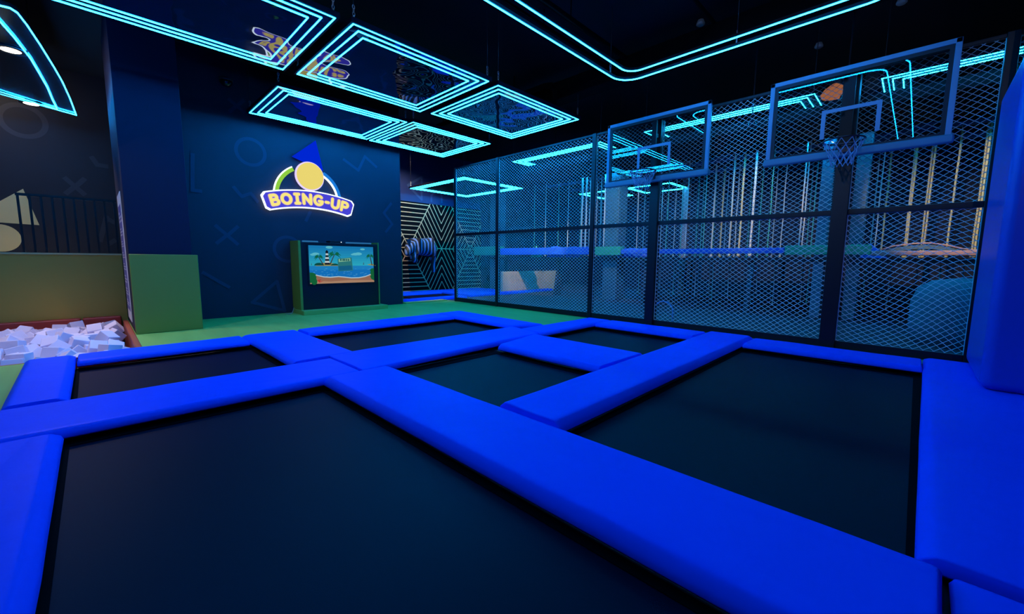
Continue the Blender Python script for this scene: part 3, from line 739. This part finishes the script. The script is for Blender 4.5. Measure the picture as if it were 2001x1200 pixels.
# ------------------------------------------------------------ net fence
FY, FT = 8.60, 4.40
fn = empty('net_fence', (-5, FY, ZF)); tag(fn, 'tall black steel frame fence strung with white diamond netting', 'fence')
PX = [(-11.15, .09), (-9.10, .10), (-5.73, .11), (-4.15, .19), (-.98, .21), (.63, .12), (2.55, .12)]
for x, w in PX:
    m = MB(); m.box((x-w/2, FY-w/2, ZF), (x+w/2, FY+w/2, FT if w < .15 else FT-.05)); m.build('post', BLACK, fn, bevel=.008)
MIDZ = 2.22
for i in range(len(PX)-1):
    (xa, wa), (xb, wb) = PX[i], PX[i+1]; xa += wa/2; xb -= wb/2
    for z, h in ((ZF+.07, .13), (MIDZ, .085), (FT-.03, .05)):
        m = MB(); m.box((xa, FY-.035, z-h/2), (xb, FY+.035, z+h/2)); m.build('rail', BLACK, fn, bevel=.006)
def net(xa, xb, za, zb, seed, dw=.112, dh=.082, twist=0.):
    m = MB(); r = .0038; s = (xb-xa)*dh/dw+(zb-za); W, Hh = xb-xa, zb-za
    def warp(x, z):
        u, v = (x-xa)/W, (z-za)/Hh; e = max(0., 16*u*(1-u)*v*(1-v))
        n1 = noise.noise(Vector((x*.8, z*.8, seed))); n2 = noise.noise(Vector((x*.8, z*.8, seed+9)))
        n3 = noise.noise(Vector((x*.5, z*.5, seed+20)))
        zz = z + e**.5*(.05*n2-.06*math.sin(PI*u)*(1-v)) + twist*e*(u-.4)*.35
        return Vector((x+e**.5*.05*n1 - twist*e*(v-.4)*.45, FY+.03*n3*e**.5, zz))
    step = dw; k = dh/dw
    for sgn in (1, -1):
        c = -Hh/k if True else 0
        i = 0; x0 = xa-Hh/k-step if sgn > 0 else xa-step
        x0 = xa - (Hh/k) + (step*.37)
        while True:
            xs = x0+i*step; i += 1
            # line: z = za + k*(x-xs) for +, z = zb - k*(x-xs) for -
            a = max(xa, xs); b_ = min(xb, xs+Hh/k)
            if xs > xb: break
            if b_-a < .02: continue
            L = math.hypot(b_-a, k*(b_-a)); n = max(2, int(L/.16)); pts = []
            for j in range(n+1):
                x = a+(b_-a)*j/n; z = za+k*(x-xs) if sgn > 0 else zb-k*(x-xs); pts.append(warp(x, z))
            m.tube(pts, r, 4, caps=False)
    m.tube([(xa, FY, za), (xb, FY, za), (xb, FY, zb), (xa, FY, zb)], .006, 4, True)
    m.build('netting', TWINE, fn)
for i in range(len(PX)-1):
    (xa, wa), (xb, wb) = PX[i], PX[i+1]
    net(xa+wa/2, xb-wb/2, ZF+.13, MIDZ-.04, i*3.3, twist=1.0 if i >= 4 else .25 if i == 3 else 0)
    net(xa+wa/2, xb-wb/2, MIDZ+.04, FT-.05, i*3.3+40)

# ------------------------------------------------------------ basketball hoops
def hoop(px, label):
    t = empty('basketball_hoop', (px, FY-.1, 3.2)); tag(t, label, 'basketball hoop', 'basketball hoops on the net fence')
    bx0, bx1, bz0, bz1, by = px-1.08, px+1.13, 3.10, 4.40, 8.32; fw = .065
    m = MB()
    m.box((bx0, by-.02, bz1-fw), (bx1, by+.04, bz1)); m.box((bx0, by-.02, bz0), (bx0+fw, by+.04, bz1)); m.box((bx1-fw, by-.02, bz0), (bx1, by+.04, bz1)); m.build('backboard_frame', BFRAME, t, bevel=.006)
    m = MB(); m.box((bx0-.03, by-.05, bz0-.06), (bx1+.03, by+.05, bz0+.06)); m.build('edge_padding', mat('blue grey edge padding', (.10, .24, .34), .55), t, bevel=.03, seg=3)
    m = MB(); m.box((bx0+fw, by, bz0+.05), (bx1-fw, by+.012, bz1-fw)); m.build('glass', GLASS, t)
    m = MB(); g0, g1, g2, g3 = bx0+fw, bx1-fw, bz0+.06, bz1-fw; gw = .05
    m.box((g0, by-.012, g3-gw), (g1, by+.03, g3)); m.box((g0, by-.012, g2), (g1, by+.03, g2+gw*.6)); m.box((g0, by-.012, g2+gw*.6), (g0+gw, by+.03, g3-gw)); m.box((g1-gw, by-.012, g2+gw*.6), (g1, by+.03, g3-gw)); m.build('rubber_gasket', mat('black rubber', (.008, .01, .02), .6), t)
    cx = px+.02; m = MB(); sw = .055; a, b_, c, d = cx-.36, cx+.36, 3.36, 3.80
    m.box((a, by-.006, d-sw), (b_, by-.001, d)); m.box((a, by-.006, c), (a+sw, by-.001, d-sw)); m.box((b_-sw, by-.006, c), (b_, by-.001, d-sw)); m.build('target_square', BFRAME, t)
    m = MB(); m.bar((px, by+.03, 4.0), (px, FY-.09, 4.0), .08, .08); m.bar((px, by+.03, 3.35), (px, FY-.09, 3.35), .08, .08); m.box((px-.05, by+.02, 3.1), (px+.05, by+.06, 4.34)); m.build('mounting_arm', BLACK, t)
    rc = Vector((cx, by-.42, 3.20)); rr = .245
    ring = [rc+Vector((rr*math.cos(2*PI*i/28), rr*math.sin(2*PI*i/28), 0)) for i in range(28)]
    m = MB(); m.tube(ring, .012, 8, True); m.box((cx-.09, by-.10, 3.10), (cx+.09, by-.006, 3.24)); m.bar((cx-.07, by-.1, 3.2), (cx-.09, by-.2, 3.2), .025, .02); m.bar((cx+.07, by-.1, 3.2), (cx+.09, by-.2, 3.2), .025, .02); rm = m.build('rim', ORANGE, t)
    m = MB(); n = 12
    def np_(i, l): f = (1, .86, .70, .58, .52)[l]; a = 2*PI*(i+.5*(l % 2))/n; return rc+Vector((rr*f*math.cos(a), rr*f*math.sin(a), -.012-.085*l))
    for l in range(4):
        for i in range(n):
            m.tube([np_(i, l), np_(i, l+1)], .0055, 4, caps=False); m.tube([np_(i, l), np_(i-1 if l % 2 == 0 else i+1, l+1)], .0055, 4, caps=False)
    m.build('hoop_net', RIMN, rm)
    return t
h1 = hoop(-4.13, 'glass basketball hoop on the fence post farther along, by the passage')
h2 = copy_tree(h1); h2.location.x += 3.17; tag(h2, 'glass basketball hoop on the fence post next to the padded blue corner', 'basketball hoop', 'basketball hoops on the net fence')

# padded blue corner
m = MB(); m.box((.585, 6.66, .045), (2.59, 8.44, 3.58)); o = m.build('corner_padding', BLUE2, base=(1.6, 7.6, .045), bevel=.10, seg=4); tag(o, 'tall padded blue corner block at the end of the net fence', 'wall padding', kind='thing')
m = MB(); m.box((.72, 6.8, 3.585), (2.59, 8.5, 5.9)); struct(m.build('column', NAVY))
m = MB(); m.box((2.6, -4.5, -.1), (2.8, 8.6, 5.9)); struct(m.build('wall_right', NAVY))

# ------------------------------------------------------------ hall beyond the fence
m = MB(); m.box((-15.4, 20.5, -.1), (10, 20.7, 5.9)); struct(m.build('wall_hall', HALLW))
m = MB(); m.box((-15.4, 13.2, -.1), (-15.2, 20.5, 5.9)); struct(m.build('wall_hall_side', HALLW))
m = MB(); m.box((9.8, 8.6, -.1), (10, 20.7, 5.9)); struct(m.build('wall_hall_end', HALLW))
HG = 'light panels in the hall behind the net'
light_panel(-9.45, -6.2, 9.55, 13.0, 4.5, 'cyan light panel in the hall, behind the net beside the farther hoop', HG, LEDH, inner=BLKPAN)
light_panel(-4.99, -1.62, 9.55, 13.0, 4.5, 'cyan light panel in the hall, seen behind the net between both hoops', HG, LEDH, inner=BLKPAN)
light_panel(-.72, 2.6, 9.55, 13.0, 4.5, 'cyan light panel in the hall, seen through the nearer backboard', HG, LEDH, inner=BLKPAN)
light_panel(-14.2, -10.9, 8.75, 11.6, 4.1, 'cyan light panel hanging over the passage before the web panel', HG, LEDH, inner=BLKPAN)
light_panel(-11.6, -9.9, 16.2, 18.2, 4.5, 'small cyan light panel far back in the hall', HG, LEDH, n=2, inner=BLKPAN)
light_panel(-9.2, -7.2, 16.2, 18.0, 4.5, 'small cyan light panel far back in the hall beside the white ropes', HG, LEDH, n=2, inner=BLKPAN)

# deck of the rope course
DY = 12.7
dk = empty('rope_deck', (-6, 15, 1.3)); tag(dk, 'raised rope course deck with green and blue padded edge', 'deck')
m = MB(); m.box((-14.5, DY+.25, 1.42), (-8.2, 13.35, 1.52)); m.box((-8.2, DY+.25, 1.42), (6, 17.5, 1.52)); m.build('deck_board', WOOD, dk)
def edge(xa, xb, mt, lab, za=482, zb=499, d=.25):
    a = ony(xa, 490, DY); b_ = ony(xb, 490, DY); zt = (ony(xa, za, DY).z+ony(xb, za, DY).z)/2; z0 = (ony(xa, zb, DY).z+ony(xb, zb, DY).z)/2
    m = MB(); m.box((max(-15.1, a.x), DY, z0), (b_.x-.01, DY+d, zt)); o = m.build('edge_pad', mt, dk, bevel=.02); o['label'] = lab
edge(918, 977, GREENE, 'green edge pad'); edge(977, 1155, BLUEE, 'blue edge pad', 484, 498); edge(1155, 1213, GREENE, 'green edge pad'); edge(1213, 1533, BLUEE, 'blue edge pad', 486, 496); edge(1533, 1703, GREENE, 'green edge pad', 479, 498)
m = MB(); x0 = ony(1703, 490, DY).x
m.box((x0, DY, 1.58), (6, DY+.25, 1.69)); o = m.build('edge_pad', mat('dusty pink vinyl', (.42, .24, .22), .5), dk, bevel=.02); o['label'] = 'dusty pink edge pad'
for x in (-13.5, -10.4, -6.6, -3.4, 1.8, 4.6):
    m = MB(); m.bar((x, DY+.35, ZF), (x, DY+.6, 1.42), .12, .12); m.build('support_leg', STEEL, dk)
    yb = 17.2 if x > -8 else 13.3
    m = MB(); m.bar((x, yb, ZF), (x, yb, 1.42), .12, .12); m.build('support_leg', STEEL, dk)
# overhead steel frame of the rope course
of = empty('overhead_truss', (-2, 14, 4.85)); tag(of, 'overhead blue steel frame that the hall ropes hang from', 'steel frame')
ZR = 4.85
FRM = mat('blue painted steel', (.08, .20, .42), .45)
def beam(a, b_): m = MB(); m.bar((a[0], a[1], ZR+.06), (b_[0], b_[1], ZR+.06), .12, .10); m.build('beam', FRM, of)
for a, b_ in (((-6.2, 16.2), (-1.9, 11.95+.2)), ((-1.2, 16.1), (2.2, 12.7)), ((-13, 14.0), (6, 14.0)), ((-13, 15.6), (6, 15.6)), ((-13, 17.2), (6, 17.2)), ((-10.8, 13.2), (-7.2, 14.0))): beam(a, b_)
for x, y in ((-12.6, 14), (-6.2, 17.2), (-.4, 17.2), (5.6, 14), (5.6, 17.2), (-12.6, 17.2)):
    m = MB(); m.bar((x, y, ZR+.1), (x, y, 5.9), .08, .08); m.build('drop_rod', STEEL, of)
RGP = 'ropes hanging over the hall deck'
def rope(x, y, zt, zb, mt, lab, grp=RGP, r=.02, hook=True):
    t = empty('hanging_rope', (x, y, zb)); tag(t, lab, 'rope', grp)
    m = MB(); n = 14; P = []
    for i in range(n+1):
        z = zt-.12+(zb-zt+.12)*i/n; P.append((x+.012*noise.noise(Vector((x*9, z*1.2, 1))), y+.012*noise.noise(Vector((x*9, z*1.2, 5))), z))
    m.tube(P, r, 6); m.tube([(x,y,zb-.03),(x,y,zb+.06)], r*1.7, 6); m.build('cord', mt, t)
    if hook:
        m = MB(); m.tube([(x, y+.022*math.cos(a), zt-.07+.055*math.sin(a)) for a in [2*PI*i/10 for i in range(10)]], .008, 5, True); m.build('hook', GREY, t)
SP = []
def rope_px(px, py, mt, lab, zt=ZR, pyb=478, **k):
    p = onz(px, py, zt); SP.append((p.x, p.y)); rope(p.x, p.y, zt, 1.60, mt, lab, **k)
L1 = 'pale rope in the bright row behind the net between both hoops'
for px, py in ((1401,316),(1418,320),(1438,297),(1458,286),(1482,273)): rope_px(px, py, ROPEY if px in (1418,1438,1458) else ROPEW, L1, r=.030)
for px, py in ((1745,280),(1793,263),(1797,260),(1827,259),(1833,256),(1882,243),(1935,229),(1941,226)): rope_px(px, py, ROPEY, 'tan rope in the thick row behind the net beside the blue corner', r=.022)
for px, py in ((1582,251),): rope_px(px, py, ROPEW, 'white rope seen through the lower part of the nearer backboard')
for px, py in ((1140,325),(1148,322),(1156,330),(1168,338),(1177,335),(1185,320)): rope_px(px, py, ROPEW, 'white rope in the close bundle beside the teal column', r=.03)
rows = [(14.0, -12.4, -.7, .62), (15.6, -8.0, -.5, .70), (17.2, -8.0, 0, .85)]
for yi, xa, xb, st in rows:
    x = xa; i = 0
    while x < xb:
        xx = x+random.uniform(-.12, .12)
        if all((xx-a)**2+(yi-b_)**2 > .03 for a, b_ in SP):
            mt = (ROPEW, ROPET, ROPEW, ROPET, ROPET)[(i+int(yi)) % 5]
            rope(xx, yi, ZR, 1.60, mt, {14.0: 'thin rope in the front row over the hall deck', 15.6: 'thin rope in the middle row over the hall deck', 17.2: 'thin rope in the back row over the hall deck'}[yi], grp='thin ropes over the hall deck', r=.017, hook=False)
        x += st; i += 1
x = -8.4; i = 0
while x < 1.2:
    xx = x+random.uniform(-.12, .12); y = 13.6+(i % 3)*.7
    rope(xx, y, 1.50, .12+random.uniform(0, .4), ROPEW if i % 3 else ROPET, 'thin rope dangling below the hall deck', grp='ropes below the hall deck', r=.013, hook=False)
    x += .42; i += 1

# columns of the hall
def hcol(px0, px1, y, mt, name='column', z1=5.9, py=500):
    a = ony(px0, py, y); b_ = ony(px1, py, y); m = MB(); m.box((a.x, y, ZF), (b_.x, y+(b_.x-a.x), z1)); return struct(m.build(name, mt, bevel=.03))
hcol(1178, 1206, 13.1, TEALC); hcol(1326, 1339, 17.7, mat('pink warm lit column', (.45, .30, .30), .6)); hcol(1655, 1683, 13.1, TEALC); hcol(957, 972, 13.1, TEALC); hcol(1590, 1612, 12.98, mat('blue grey column paint', (.10, .20, .28), .6))  # the pink column has the warm hall light put into its colour
# tan padded barrier
m = MB(); m.box((-12.78, 12.25, ZF), (-12.62, 16.2, .90)); o = m.build('padded_barrier', TANP, base=(-12.7, 14.2, ZF), bevel=.02); tag(o, 'long tan padded barrier standing under the hall deck', 'barrier')
# soft shapes standing on the deck
def soft(px, y, w, h, n, mt, lab, name='soft_block'):
    p = ony(px, 485, y); m = MB(); m.lathe((p.x, y, 1.525), [(w, 0), (w*.92, h*.35), (w*.55, h*.95), (.02, h)] if n > 8 else [(w, 0), (.01, h)], n); o = m.build(name, mt, base=(p.x, y, 1.52), bevel=.01 if n < 8 else 0); tag(o, lab, 'soft block', 'soft blocks on the deck')
soft(1048, 13.2, .30, .50, 4, GREENE, 'green pyramid block standing on the hall deck')
soft(1086, 13.2, .36, .45, 20, BLUEE, 'rounded blue block on the hall deck next to the green pyramid')
soft(1122, 13.2, .34, .42, 20, BLUEE, 'rounded blue block on the hall deck next to the white ropes')
soft(1234, 13.5, .50, .34, 20, BLUEE, 'low blue mound on the deck beside the farther hoop post')
soft(1262, 13.8, .42, .34, 20, BLUEE, 'low blue mound on the deck, half behind the farther hoop post')
soft(1700, 13.3, .36, .36, 4, BLUEE, 'blue pyramid block on the deck near the tan ropes')
# arched plank of the rope bridge
br = empty('plank_bridge', (.4, 13.4, 1.55)); tag(br, 'arched dark plank bridge with pink edge below the tan ropes', 'bridge')
P = [ony(px, py, 13.2) for px, py in ((1720,489),(1745,481),(1785,476),(1820,475),(1855,480),(1880,486),(1905,489),(1935,486),(1975,480))]
m = MB(); m.tube(P, .02, 6); m.build('edge_rail', mat('dusty pink vinyl', (.42, .24, .22), .5), br)
m = MB(); m.strip([p+Vector((0,.03,-.03)) for p in P], [p+Vector((0,.55,-.03)) for p in P], (0, 0, -.10)); m.build('deck_plank', mat('blue grey plank', (.05, .12, .2), .6), br)
# play arch and padded bollard on the hall floor
p0, p1 = ony(1278, 638, 9.0), ony(1311, 641, 9.0); cx = (p0.x+p1.x)/2; rw = .22
m = MB(); m.tube([(cx-rw, 9.0, ZF)]+[(cx+rw*math.cos(a), 9.0, .28+rw*1.0*math.sin(a)) for a in [PI-PI*i/16 for i in range(17)]]+[(cx+rw, 9.0, ZF)], .016, 8)
o = m.build('play_arch', mat('bright blue hose', (.06, .32, .7), .5), base=(cx, 9.0, ZF)); tag(o, 'small bright blue play arch on the floor behind the net', 'play arch')
p = ony(1875, 640, 10.6)
m = MB(); m.lathe((p.x, 10.6, ZF), [(.62,0),(.66,.3),(.66,.75),(.58,1.0),(.40,1.13),(.1,1.18),(.01,1.18)], 24); o = m.build('padded_bollard', mat('dull teal cover', (.05, .16, .22), .7), base=(p.x, 10.6, ZF)); tag(o, 'dull teal rounded bollard behind the net beside the blue corner', 'bollard')
# warm spotlights
def spot(p, tgt, lab, watts, angle=70, s=1., glow=WARMS):
    t = empty('spotlight', p); tag(t, lab, 'spotlight', 'warm spotlights of the hall')
    d = (Vector(tgt)-Vector(p)).normalized(); p = Vector(p)
    m = MB(); m.tube([p-d*.22*s, p-d*.02*s, p], [.045*s, .06*s, .075*s], 14); m.build('housing', STEEL, t)
    m = MB(); m.tube([p-d*.005, p+d*.008], .06*s, 14); m.build('lens', glow, t)
    m = MB(); m.tube([p-d*.15*s+Vector((0,0,.0)), p-d*.15*s+Vector((0,0,.35)), (p.x-d.x*.15*s, p.y-d.y*.15*s, 5.9)], .012, 6); m.build('bracket', STEEL, t)
    w = warm_light(p+d*.03, p+d*2, watts, .06, (1, .70, .42), angle); return t
spot(onz(1083, 343, 4.2), (-12.6, 14.6, .45), 'small warm spotlight far back in the hall', 900, 50)
spot(onz(1211, 337, 3.9), (-7.5, 13.4, 2.4), 'added warm lamp in place of a reflection at the lower corner of the farther backboard', 220, 80, 1.2)  # added lamp, stands in for a lamp reflected in the backboard
spot((-1.03, 9.16, 4.08), (.95, 14.2, 2.6), 'warm spotlight behind the nearer backboard aimed at the tan ropes', 1000, 46, 1.2)
spot((-2.55, 9.25, 4.08), (-3.6, 14.0, 2.7), 'warm spotlight behind the left edge of the nearer backboard', 700, 40)
m = MB(); p = Vector((-1.30, 9.30, 4.36)); m.lathe(p, [(.02,.15),(.07,.12),(.15,.06),(.20,-.02),(.18,-.07),(.02,-.09)], 18); o = m.build('lit_fitting_glow', emis('orange lit glow', (.80, .24, .09), .55), base=p); tag(o, 'small added orange lamp for the glow on a fitting behind the nearer backboard', 'lamp')  # warm light on a flared fitting, put in as an added glow

# ------------------------------------------------------------ ceiling services
dl = empty('ceiling_downlight', (-14.0, -1.9, 5.9)); tag(dl, 'added unseen warm downlight on the ceiling over the mustard platform', 'downlight')  # added out-of-view lamp to brighten the far wall and its yellow shapes
m = MB(); m.lathe((-14.0, -1.9, 5.9), [(.12, 0), (.13, -.06), (.10, -.06)], 20); m.build('trim_ring', STEEL, dl)
m = MB(); m.lathe((-14.0, -1.9, 5.9), [(.099, -.05), (.001, -.055)], 20); m.build('lens', WARM, dl)
warm_light((-14.0, -1.9, 5.82), (-14.6, -1.5, 2), 36, .2)
def ceil_down(p, tgt, w, lab, ang=100, col=(1, .76, .56)):
    d = empty('ceiling_downlight', p); tag(d, lab, 'downlight')
    m = MB(); m.lathe(p, [(.12, 0), (.13, -.09), (.10, -.09)], 20); m.build('trim_ring', STEEL, d)
    m = MB(); m.lathe(p, [(.099, -.01), (.001, -.015)], 20); m.build('lens', WARM, d)
    warm_light(Vector(p)+Vector((0, 0, -.10)), tgt, w, .025, col, ang)
ceil_down((-6.6, -3.2, 5.9), (-10.2, .9, .6), 330, 'added unseen warm downlight beside the jump beds, aimed at the green wall pad', 46)  # added out-of-view lamp to warm the green pad and nearby floor
ceil_down((-11.0, -2.6, 5.9), (-10.6, -1.2, 0), 160, 'warm round downlight on the ceiling above the middle of the foam pit', 90)
ceil_down((-13.5, 7.5, 5.9), (-14.8, 9.6, 1.4), 800, 'added warm downlight hidden in the passage, lighting the web panel', 90)  # added lamp, hidden by the logo wall, to warm the web lines
ceil_down((-2.6, -2.6, 5.9), (-5.5, 8.6, 2.4), 260, 'added unseen pale spotlight aimed at the middle of the net fence', 62, (.75, .82, 1))  # added lamp behind the camera to brighten the netting
ceil_down((1.2, -2.6, 5.9), (-.4, 8.6, 2.2), 200, 'added unseen pale spotlight aimed at the fence end by the blue corner', 50, (.80, .82, 1))  # second added lamp behind the camera, for the fence end
CS = 'smoke detectors on the black ceiling'
for px, py, lab in ((1600,92,'round smoke detector on the ceiling above the nearer backboard'),(1369,48,'round smoke detector inside the outline lamp'),(1762,6,'round smoke detector near the end of the outline lamp'),(1320,122,'round smoke detector beside the corner of the outline lamp')):
    p = onz(px, py, 5.82); m = MB(); m.lathe((p.x, p.y, 5.82), [(.02,-.02),(.055,-.018),(.075,0),(.075,.02),(.05,.08)], 18); o = m.build('smoke_detector', GREY, base=(p.x, p.y, 5.82)); tag(o, lab, 'smoke detector', CS)
PG = 'dark pipes under the ceiling'
def pipe(a, b_, r, lab, mt=DUCT, extra=()):
    m = MB(); m.tube([a, b_]+list(extra), r, 10)
    d = Vector(b_)-Vector(a)
    for i in range(1, 5): q = Vector(a)+d*i/5; m.tube([q, (q.x, q.y, 5.9)], .012, 5)
    o = m.build('ceiling_pipe', mt, base=a); tag(o, lab, 'pipe', PG)
pipe((-4.6, -3, 5.5), (-4.6, 8.3, 5.5), .05, 'dark ceiling pipe along the long side of the outline lamp')
pipe((-5.2, -3, 5.62), (-5.2, 8.3, 5.62), .03, 'thin dark ceiling pipe next to the front row of mirrored panels')
pipe((-2.9, -3, 5.55), (-2.9, 8.3, 5.55), .03, 'thin dark ceiling pipe above the middle of the outline lamp')
pipe((-11.4, 7.6, 5.4), (-6.5, 7.6, 5.4), .06, 'dark ceiling pipe with a bend near the net fence', extra=[(-6.3, 7.6, 5.36), (-6.2, 7.6, 5.2), (-6.2, 7.6, 4.9)])
m = MB(); m.box((-14.8, 10.05, 4.2), (7, 11.9, 4.42)); o = m.build('air_duct', DUCT, base=(-4, 11.2, 4.15), bevel=.02); tag(o, 'wide dark air duct of the hall below its cyan light panels', 'duct')
m = MB(); m.box((-9.6, 7.9, 5.15), (.68, 8.3, 5.55)); o = m.build('air_duct', DUCT, base=(-3.5, 8.1, 5.15), bevel=.02); tag(o, 'long dark air duct above the net fence', 'duct')
m = MB(); m.box((-9.0, -3.5, 5.3), (-8.3, 7.0, 5.7)); o = m.build('air_duct', DUCT, base=(-8.6, 2, 5.3), bevel=.02); tag(o, 'dark air duct above the mirrored panels', 'duct')
p = onx(442, 158, XW+.18); cd = empty('security_camera', (XW, p.y, p.z)); tag(cd, 'dark dome security camera high on the logo wall', 'camera')
m = MB(); m.lathe((XW+.16, p.y, p.z), [(.001,-.13),(.07,-.11),(.12,-.05),(.13,0)], 18); m.build('dome', mat('smoked dome', (.01,.01,.015), .08), cd)
m = MB(); m.box((XW, p.y-.05, p.z), (XW+.2, p.y+.05, p.z+.05)); m.lathe((XW+.16, p.y, p.z), [(.135,0),(.135,.05)], 18); m.build('bracket', STEEL, cd)

# ------------------------------------------------------------ render look
w = bpy.data.worlds.new('world'); scn.world = w; w.use_nodes = True
w.node_tree.nodes['Background'].inputs[0].default_value = (.02, .06, .16, 1); w.node_tree.nodes['Background'].inputs[1].default_value = .02
vs_ = scn.view_settings; vs_.view_transform = 'Standard'; vs_.look = 'None'; vs_.exposure = 0; vs_.gamma = 1; vs_.use_curve_mapping = False
cy_ = scn.cycles; cy_.use_denoising = True; cy_.max_bounces = 6; cy_.diffuse_bounces = 3; cy_.glossy_bounces = 4; cy_.transparent_max_bounces = 12; cy_.sample_clamp_indirect = 6; cy_.use_light_tree = True
cy_.caustics_reflective = False; cy_.caustics_refractive = False
